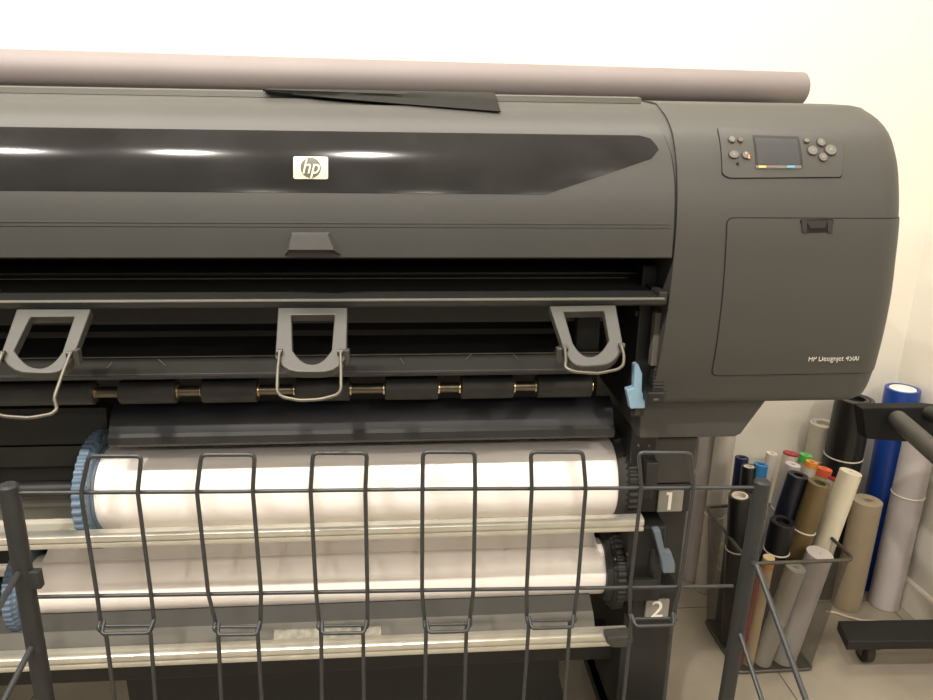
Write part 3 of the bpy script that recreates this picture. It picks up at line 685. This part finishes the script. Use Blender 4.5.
# black flexible sheet draping over the front edge of the top
def black_sheet():
    X0 = hit(262, 97)[0]; X1 = hit(492, 98)[0]; n = 24; vs = []; fs = []; m_ = 10
    for o in (0, .0012):
        for k in range(n+1):
            t = k/n; x = X0+(X1-X0)*t; zt_ = 1.3822; drop = .002+.026*t**.8
            prof_ = [(1.32, zt_), (1.26, zt_), (1.21, zt_+.0006), (1.185, zt_+.0004), (1.168, zt_-.0012)]
            for q in range(5):
                z = 1.3795-drop*(q+1)/5; prof_.append((yf(min(z, 1.372))-.0055-.002*t, z))
            for y, z in prof_: vs.append((x, y-o*.6, z+o))
    B = (n+1)*m_
    for k in range(n):
        for j in range(m_-1):
            q = (k*m_+j, k*m_+j+1, (k+1)*m_+j+1, (k+1)*m_+j); fs.append(q); fs.append(tuple(B+v for v in reversed(q)))
        for j in (0, m_-1): q = k*m_+j; fs.append((q, q+m_, B+q+m_, B+q))
    for k in (0, n):
        for j in range(m_-1): q = k*m_+j; fs.append((q, q+1, B+q+1, B+q))
    return mesh('black_sheet', vs, fs, mat('black_flexible_sheet', (.006, .006, .005), .65, spec=.2, var=.2, vscale=30), None, True, 50)
tag(black_sheet(), 'thin black flexible sheet hanging over the top edge of the printer under the long roll', 'sheet')
p = aY(852, 102, 1.35)
tag(prism('flat_card', [(.70-.02, 1.3775), (.70-.0, 1.380), (.725, 1.3805), (.742, 1.379), (.742, 1.3775)], 1.30, 1.42, mat('beige_card', (.3, .26, .2), .6, var=.05), None, 'y'), 'small beige card lying on top of the ink cabinet at its right corner', 'card') if False else None

# ================================================================ wire basket in front
BK = thing('wire_basket', 'slate grey wire collection basket with tube posts standing in front of the two rolls', 'basket', (0, .9, 0))
YB_ = .90
def bp(px, py, Y=YB_): return aY(px, py, Y)
for (t, b, r) in (((8, 484), (45, 700), .0125), ((762.5, 480), (726, 700), .0118)):
    a = bp(*t); c = bp(*b); d = (a-c).normalized(); c2 = c-d*(c.z-.02)/d.z
    L = (a-c2).length; post = lathe('post', c2, a, [(0, 0), (0, r), (L-.003, r), (L, r-.003), (L, 0)], M['basket_post'], BK, 24)
    box('foot_pad', c2.x-.03, c2.x+.03, c2.y-.04, c2.y+.04, 0, .03, M['black'], post, .006)
wr = .0030
tube('wire', [bp(14, 493), bp(240, 491.5), bp(440, 489), bp(755, 487.5)], wr*.95, M['basket'], BK, 8)
tube('wire', [bp(30, 597, YB_), bp(240, 593.5), bp(440, 590), bp(733, 586)], wr*.95, M['basket'], BK, 8)
loops = [((81, 492.5), (89, 456), (141.5, 456), (137.6, 492), (97.2, 596), (151.2, 595.5), (100.5, 621), (154, 620.5), (106, 634), (150.5, 633), (114.5, 700), (155.5, 700)),
 ((196.8, 491), (201.4, 454.7), (254.7, 454.6), (252.7, 490.5), (208.3, 594), (261, 593), (215.5, 622), (260.5, 622), (218, 631), (257.5, 630), (221.5, 700), (261.7, 700)),
 ((310.5, 490.5), (313, 453), (367, 453), (365.3, 490), (316, 592), (367.4, 591.5), (319, 621), (367.5, 620.5), (321, 628), (363, 627.5), (322, 700), (364, 700)),
 ((422.4, 489.5), (423, 452), (474.7, 452), (475.2, 489), (422, 591), (473.4, 590), (424.5, 620), (470, 619), (426, 627), (466.5, 626), (425, 700), (464.5, 700)),
 ((531.8, 488.5), (530.8, 452), (582.8, 452), (585.8, 488), (526.7, 589), (577.6, 588.5), (526.7, 616), (574, 615), (529, 622), (570, 621), (523.5, 700), (564.7, 700)),
 ((641.4, 488), (638.5, 452.5), (691, 453), (693.6, 487.5), (630.3, 587.5), (680, 587), (629.8, 614), (674, 613), (631, 622), (672.5, 619), (623.5, 700), (664.5, 697))]
for l in loops:
    Yw = YB_-.006; Yl = YB_-.012; q = lambda i, Y=Yw: aY(*l[i], Y)
    top = [q(6), q(4), q(0), q(1), q(2), q(3), q(5), q(7)]
    tube('wire', fil(top, .008, 5), wr, M['basket'], BK, 8)
    dn = [Vector((q(8).x, q(8).y-.012, q(8).z))]
    for a, b in ((8, 10), (9, 11)):
        s0 = q(a-2, Yw); s1 = aY(*l[a], Yl); s2 = aY(*l[b], Yl); d = (s2-s1).normalized(); end = s1+d*((s1.z-.25)/-d.z)
        tube('wire', fil([s0, s0+Vector((0, -.010, -.004)), s1+Vector((0, -.004, .002)), s1, s2, end], .004, 4), wr, M['basket'], BK, 8)
    u0 = aY(l[6][0], l[6][1]+5, Yl-.004); u1 = aY(l[7][0], l[7][1]+5, Yl-.004)
    g = .010
    tube('wire', [u0, u1], wr*.7, M['basket'], BK, 8)
    tube('wire', fil([u0+Vector((.004, .004, .004)), u0+Vector((.006, -.012, -.004)), u1+Vector((-.004, -.012, -.003)), u1+Vector((-.001, .004, .006))], .005, 4), wr*.9, M['basket'], BK, 8)
tube('wire', [aY(610, 720, YB_-.012) - Vector((.75, 0, 0)), aY(700, 716, YB_-.012)], wr, M['basket'], BK, 8) if False else None
# braces running forward and down from the posts
tube('brace', fil([bp(753, 563, .885), bp(757, 566, .875), aY(806, 700, .74)], .004), .0042, M['basket'], BK, 10)
tube('brace', [bp(740, 634, .885), aY(762.5, 702, .80)], .0036, M['basket'], BK, 10)
tube('brace', [bp(18, 574, .885), aY(-4, 612, .80)], .0042, M['basket'], BK, 10)
tube('brace', [bp(31, 648, .885), aY(2, 704, .80)], .0042, M['basket'], BK, 10)
p = bp(33, 577); box('clamp', p.x-.004, p.x+.012, .893, .905, p.z-.016, p.z+.012, M['basket_post'], BK, .002)

# ================================================================ mesh bin
BIN = thing('mesh_bin', 'tapered square metal mesh waste bin filled with leaning rolls, right of the printer', 'bin', (.93, 1.56, 0))
b0 = [(.826, 1.446), (1.028, 1.446), (1.028, 1.65), (.826, 1.65)]
t0 = [(.803, 1.418), (1.064, 1.418), (1.064, 1.69), (.803, 1.69)]; BH = .347
def rring(P, z, r=.018): return [Vector((p.x, p.y, z)) for p in fil([(x, y) for x, y in P], r, 5, True)]
def binwall():
    lv = []; K = 6
    for k in range(K+1):
        t = k/K; lv.append(rring([(b0[i][0]*(1-t)+t0[i][0]*t, b0[i][1]*(1-t)+t0[i][1]*t) for i in range(4)], .004+(BH-.004)*t, .012+.016*t))
    n = len(lv[0]); me = bpy.data.meshes.new('mesh_wall'); bm = bmesh.new(); uv = bm.loops.layers.uv.new('UVMap')
    V = [[bm.verts.new(p) for p in r] for r in lv]
    per = [0]
    for i in range(n): per.append(per[-1]+(lv[3][(i+1) % n]-lv[3][i]).length)
    for k in range(K):
        for i in range(n):
            f = bm.faces.new((V[k][i], V[k][(i+1) % n], V[k+1][(i+1) % n], V[k+1][i]))
            for lp, (a, c) in zip(f.loops, ((per[i], k), (per[i+1], k), (per[i+1], k+1), (per[i], k+1))): lp[uv].uv = (a, c*BH/K)
    bm.to_mesh(me); bm.free(); me.materials.append(M['mesh']); return link(bpy.data.objects.new('mesh_wall', me), BIN)
binwall()
tube('rim', rring(t0, BH, .022), .0045, M['binframe'], BIN, 10, True)
tube('bottom_rim', rring(b0, .006, .014), .0045, M['binframe'], BIN, 10, True)
box('bin_base', .830, 1.024, 1.450, 1.646, .001, .005, M['binframe'], BIN)

# rolls: top pixel centre at depth Yt, foot point on the floor of the bin / room
def rollmat(name, col, rough=.4, var=.04): return mat(name, col, rough, var=var, vscale=20)
W_paper = rollmat('roll_white', (.66, .60, .53)); W_lilac = rollmat('roll_lilac_white', (.58, .53, .52), .3); W_cream = rollmat('roll_cream', (.78, .72, .56))
ROLLS = []
def standing(name, label, cat, top, Yt, foot, R, m, group, hole=.6, holem=None, bands=(), endm=None, cuff=None):
    pt = aY(*top, Yt); pf = Vector(foot); L = (pt-pf).length; d = (pt-pf).normalized()
    t = thing(name, label, cat, foot, group); ROLLS.append((label, pf, pt, R))
    hollow('rolled_sheet', pf, pt, R, R*hole, m, t, 32, .06)
    if holem: lathe('core', pt-d*.062, pt, [(0, 0), (0, R*hole*.98), (.055, R*hole*.98), (.061, R*hole*.95), (.0615, R*hole*.7), (.05, R*hole*.7), (.05, 0)] if endm is None else [(0, 0), (0, R*hole*.98), (.0625, R*hole*.98), (.0635, 0)], holem, t, 24)
    if endm: lathe('end_disc', pt-d*.004, pt, [(0, 0), (0, R*1.02), (.004, R*1.02), (.0048, R*.98), (.0048, 0)], endm, t, 28)
    for py in bands:
        # band at the pixel row on the roll axis
        best = min(range(200), key=lambda k: abs(_row(pf+(pt-pf)*(k/199))-py)); c = pf+(pt-pf)*(best/199)
        lathe('rubber_band', c-d*.002, c+d*.002, [(0, R*.99), (0, R+.0010), (.001, R+.0018), (.003, R+.0018), (.004, R+.0010), (.004, R*.99)], M['band'], t, 32)
    if cuff: lathe('coloured_cuff', pt-d*cuff[0], pt+d*.001, [(0, R*.98), (0, R+.0008), (cuff[0]+.001, R+.0008), (cuff[0]+.001, R*hole)], cuff[1], t, 28)
    return t
def _row(p):
    v = p-O; return 350-F*v.dot(_u)/v.dot(_f)
G = 'rolls standing in the mesh bin'
navy = rollmat('roll_navy', (.012, .022, .07)); blk = rollmat('roll_black', (.008, .008, .009), .35); lblue = rollmat('roll_light_blue', (.03, .22, .50))
gold = rollmat('roll_gold', (.17, .12, .05), .28); red = rollmat('roll_crimson', (.32, .015, .03)); green = rollmat('label_green', (.12, .60, .14), .5)
orange = rollmat('label_orange', (.85, .33, .04), .5); coral = rollmat('label_coral', (.90, .17, .07), .5); wood = rollmat('wood', (.62, .46, .26), .5)
dnavy = rollmat('roll_dark_navy', (.008, .011, .022), .4); olive = rollmat('roll_olive', (.13, .11, .055)); tan_ = rollmat('roll_tan', (.42, .34, .235), .45)
blue = rollmat('roll_blue', (.012, .055, .30), .3); ghost = rollmat('roll_frosted', (.55, .52, .42), .3); rtube = rollmat('roll_red', (.30, .03, .02))
standing('vinyl_roll', 'navy blue roll behind the small black one, left in the bin', 'roll', (742, 457), 1.68, (.866, 1.635, .012), .0175, navy, G, .7, navy)
standing('vinyl_roll', 'light blue roll end behind the basket post in the bin', 'roll', (761, 464), 1.665, (.890, 1.615, .012), .0185, lblue, G, .75, lblue)
standing('vinyl_roll', 'slim black roll with white inner rim in front of the navy one', 'roll', (749, 466), 1.61, (.872, 1.588, .012), .0185, blk, G, .72, W_paper)
standing('vinyl_roll', 'thick black roll with white core just left of the basket post', 'roll', (740, 495), 1.535, (.858, 1.552, .012), .0275, blk, G, .75, W_paper, bands=(548,))
standing('paper_tube', 'slim white roll behind the basket post, standing tallest at the back left of the bin', 'roll', (772, 453), 1.67, (.925, 1.645, .012), .0145, W_paper, G, .6, W_paper, bands=(503,))
standing('vinyl_roll', 'white roll with flat crimson end disc at the top, tallest in the bin middle', 'roll', (791, 453), 1.672, (.950, 1.640, .012), .0195, W_paper, G, .7, red, endm=red)
standing('vinyl_roll', 'pale lilac plastic-wrapped roll in front of the crimson-ended one', 'roll', (793, 464), 1.62, (.925, 1.620, .012), .0195, W_lilac, G, .35, W_lilac, bands=(509,))
standing('vinyl_roll', 'white roll with a green label at its top edge', 'roll', (806, 455), 1.665, (.985, 1.645, .012), .0150, W_paper, G, .6, green, cuff=(.020, green))
standing('vinyl_roll', 'white roll with a yellow-orange label at its top edge', 'roll', (812, 462), 1.625, (.985, 1.610, .012), .0150, W_paper, G, .6, orange, cuff=(.014, orange))
standing('vinyl_roll', 'white roll with a coral red label wrapped over its top', 'roll', (825, 469), 1.63, (1.012, 1.612, .012), .0175, W_paper, G, .5, coral, cuff=(.020, coral))
standing('vinyl_roll', 'very dark navy roll left of the gold one', 'roll', (798.5, 474.5), 1.57, (.908, 1.574, .012), .0255, dnavy, G, .7, blk)
standing('vinyl_roll', 'glossy gold brown roll with a hollow end and a white band', 'roll', (820, 482.5), 1.53, (.950, 1.546, .012), .0275, gold, G, .78, olive, bands=(529,))
standing('vinyl_roll', 'slim white roll with a small crimson end disc beside the coral label', 'roll', (834, 478.5), 1.582, (.985, 1.572, .012), .0135, W_lilac, G, .7, red, endm=red, bands=(525,))
standing('paper_tube', 'clean cream paper roll leaning at the front right of the bin', 'roll', (851, 471.5), 1.548, (1.000, 1.522, .012), .0265, W_cream, G, .25, W_cream)
standing('vinyl_roll', 'thick short black roll tied with a white band below the dark navy one', 'roll', (783, 521), 1.505, (.908, 1.520, .012), .0300, blk, G, .8, blk, bands=(550,))
standing('paper_roll', 'pinkish white rounded roll poking over the front rim of the bin', 'roll', (820, 553), 1.458, (.966, 1.482, .012), .0315, W_lilac, G, .05)
standing('paper_tube', 'grey white roll low in the bin left of the pinkish one', 'roll', (796, 567), 1.447, (.905, 1.474, .012), .0235, rollmat('roll_grey_white', (.48, .45, .38)), G, .5, W_paper)
standing('wooden_rod', 'thin wooden rod end with an orange band at the front left of the bin', 'rod', (769, 557), 1.446, (.866, 1.470, .012), .0140, wood, G, .05, cuff=None)
def cuffat(): pass
standing('vinyl_roll', 'slim red roll low in the front left corner of the bin', 'roll', (757, 578), 1.448, (.843, 1.470, .012), .0080, rtube, G, .6)
# band on the wooden rod
rod = [o for o in bpy.data.objects if o.name.startswith('wooden_rod')][0]
pf = Vector((.866, 1.470, .012)); pt = aY(769, 557, 1.446); d = (pt-pf).normalized()
lathe('orange_band', pt-d*.030, pt-d*.011, [(0, .0139), (0, .0147), (.019, .0147), (.019, .0139)], orange, rod, 24)

# tall rolls standing on the floor by the wall corner
G2 = 'tall rolls standing on the floor by the wall'
def floor_roll(name, label, top, Y, R, m, hole, holem, bands=(), dx=0, dy=0, cuff=None, X=None):
    pt = aY(*top, Y); return standing(name, label, 'roll', top, Y, (pt.x+dx, Y+dy, .001), R, m, G2, hole, holem, bands, cuff=cuff)
floor_roll('vinyl_roll', 'tall bright blue roll standing in the corner behind the black bracket', (903, 388), 1.80, .0455, blue, .80, M['paper'], dx=.004)
floor_roll('vinyl_roll', 'beige frosted roll standing on the floor right of the bin', (867.5, 500), 1.70, .039, tan_, .42, tan_, dx=-.004)
floor_roll('paper_roll', 'tall white roll with a band standing in front of the blue one', (922, 432), 1.700, .0415, W_lilac, .6, W_paper, bands=(494,), dx=-.006)
floor_roll('vinyl_roll', 'tall thick black roll tied with a white band behind the bin', (855, 398), 1.775, .0500, blk, .8, blk, bands=(455,), dx=-.012)
floor_roll('paper_tube', 'translucent pale tube with hollow end standing behind the bin against the wall', (823.5, 423), 1.85, .036, ghost, .82, rollmat('roll_inner_pale', (.5, .46, .38)), bands=(458,), dx=-.004)
floor_roll('paper_roll', 'tall grey white roll standing behind the stand leg at the back wall', (712, 415), 1.86, .0270, W_lilac, .6, W_paper, dx=0)
floor_roll('paper_roll', 'tall white roll standing between the stand leg and the bin at the back wall', (729, 412), 1.80, .0280, W_paper, .6, W_paper, bands=(514,), dx=-.006)

# ================================================================ rolling stand at the far right
ST = thing('rolling_stand', 'black rolling stand foot on a castor with a grey pipe arm, at the right edge', 'stand', (1.25, 1.50, 0))
zf = .115
A = [aZ(838, 620.5, zf), aZ(930, 619, zf), aZ(930, 640.3, zf), aZ(848, 641.5, zf)]
A[1] = A[0]+(A[1]-A[0])*((1.435-A[0].x)/(A[1].x-A[0].x)); A[2] = A[3]+(A[2]-A[3])*((1.435-A[3].x)/(A[2].x-A[3].x))
vs = [tuple(p) for p in A]+[(p.x, p.y, zf-.027) for p in A]
FT = mesh('foot_beam', vs, [(0, 1, 2, 3), (7, 6, 5, 4), (0, 1, 5, 4), (1, 2, 6, 5), (2, 3, 7, 6), (3, 0, 4, 7)], M['black'], ST); md = FT.modifiers.new('b', 'BEVEL'); md.width = .003; md.segments = 2
cpos = aZ(865, 650, .03); cx, cy = cpos.x, cpos.y
W0 = lathe('castor_wheel', (cx-.011, cy, .031), (cx+.011, cy, .031), [(0, 0), (0, .028), (.003, .031), (.019, .031), (.022, .028), (.022, 0)], M['guide_dark'], ST, 28)
for s in (-1, 1): box('castor_fork', cx+s*.0145-.0015, cx+s*.0145+.0015, cy-.010, cy+.014, .020, .075, M['steel'], W0, .0006)
lathe('castor_plate', (cx, cy, .072), (cx, cy, .083), [(0, 0), (0, .020), (.011, .020), (.011, 0)], M['steel'], W0, 20)
tube('castor_brake', [(cx+.014, cy-.012, .042), (cx+.034, cy-.014, .046)], .004, M['steel'], W0, 8)
# upper bracket and pipes
Yb = 1.42
P = [aY(*q, Yb) for q in [(862, 408.5), (928, 407.5), (1028, 418), (1028, 428), (905, 442), (866, 439)]]
BR = prism('bracket', [(p.x, p.z) for p in P], Yb, Yb+.035, M['seam'], ST, 'y', bevel=.003)
a = aY(897, 419, Yb-.01); b = aY(960, 474, 1.15)
tube('pipe_arm', [a, b], .0205, mat('grey_pipe', (.065, .06, .055), .45, var=.1, vscale=25), ST, 28)
a = aY(930, 414, Yb-.02); b = aY(970, 430, 1.25); tube('pipe_arm', [a, b], .018, M['dark'], ST, 20)
P0 = aY(1000, 420, Yb+.03); box('upright', 1.375, 1.425, Yb, Yb+.06, zf-.01, P0.z+.02, M['black'], ST, .004)
# thin cream cable on the floor
c = [aZ(*q, .004) for q in [(826, 611), (836, 613), (848, 617), (862, 620.5), (885, 622)]]
tag(tube('cable', c, .0035, mat('cream_cable', (.7, .62, .46), .5, var=.03), None, 8), 'short cream cable lying on the floor between the bin and the black foot', 'cable')
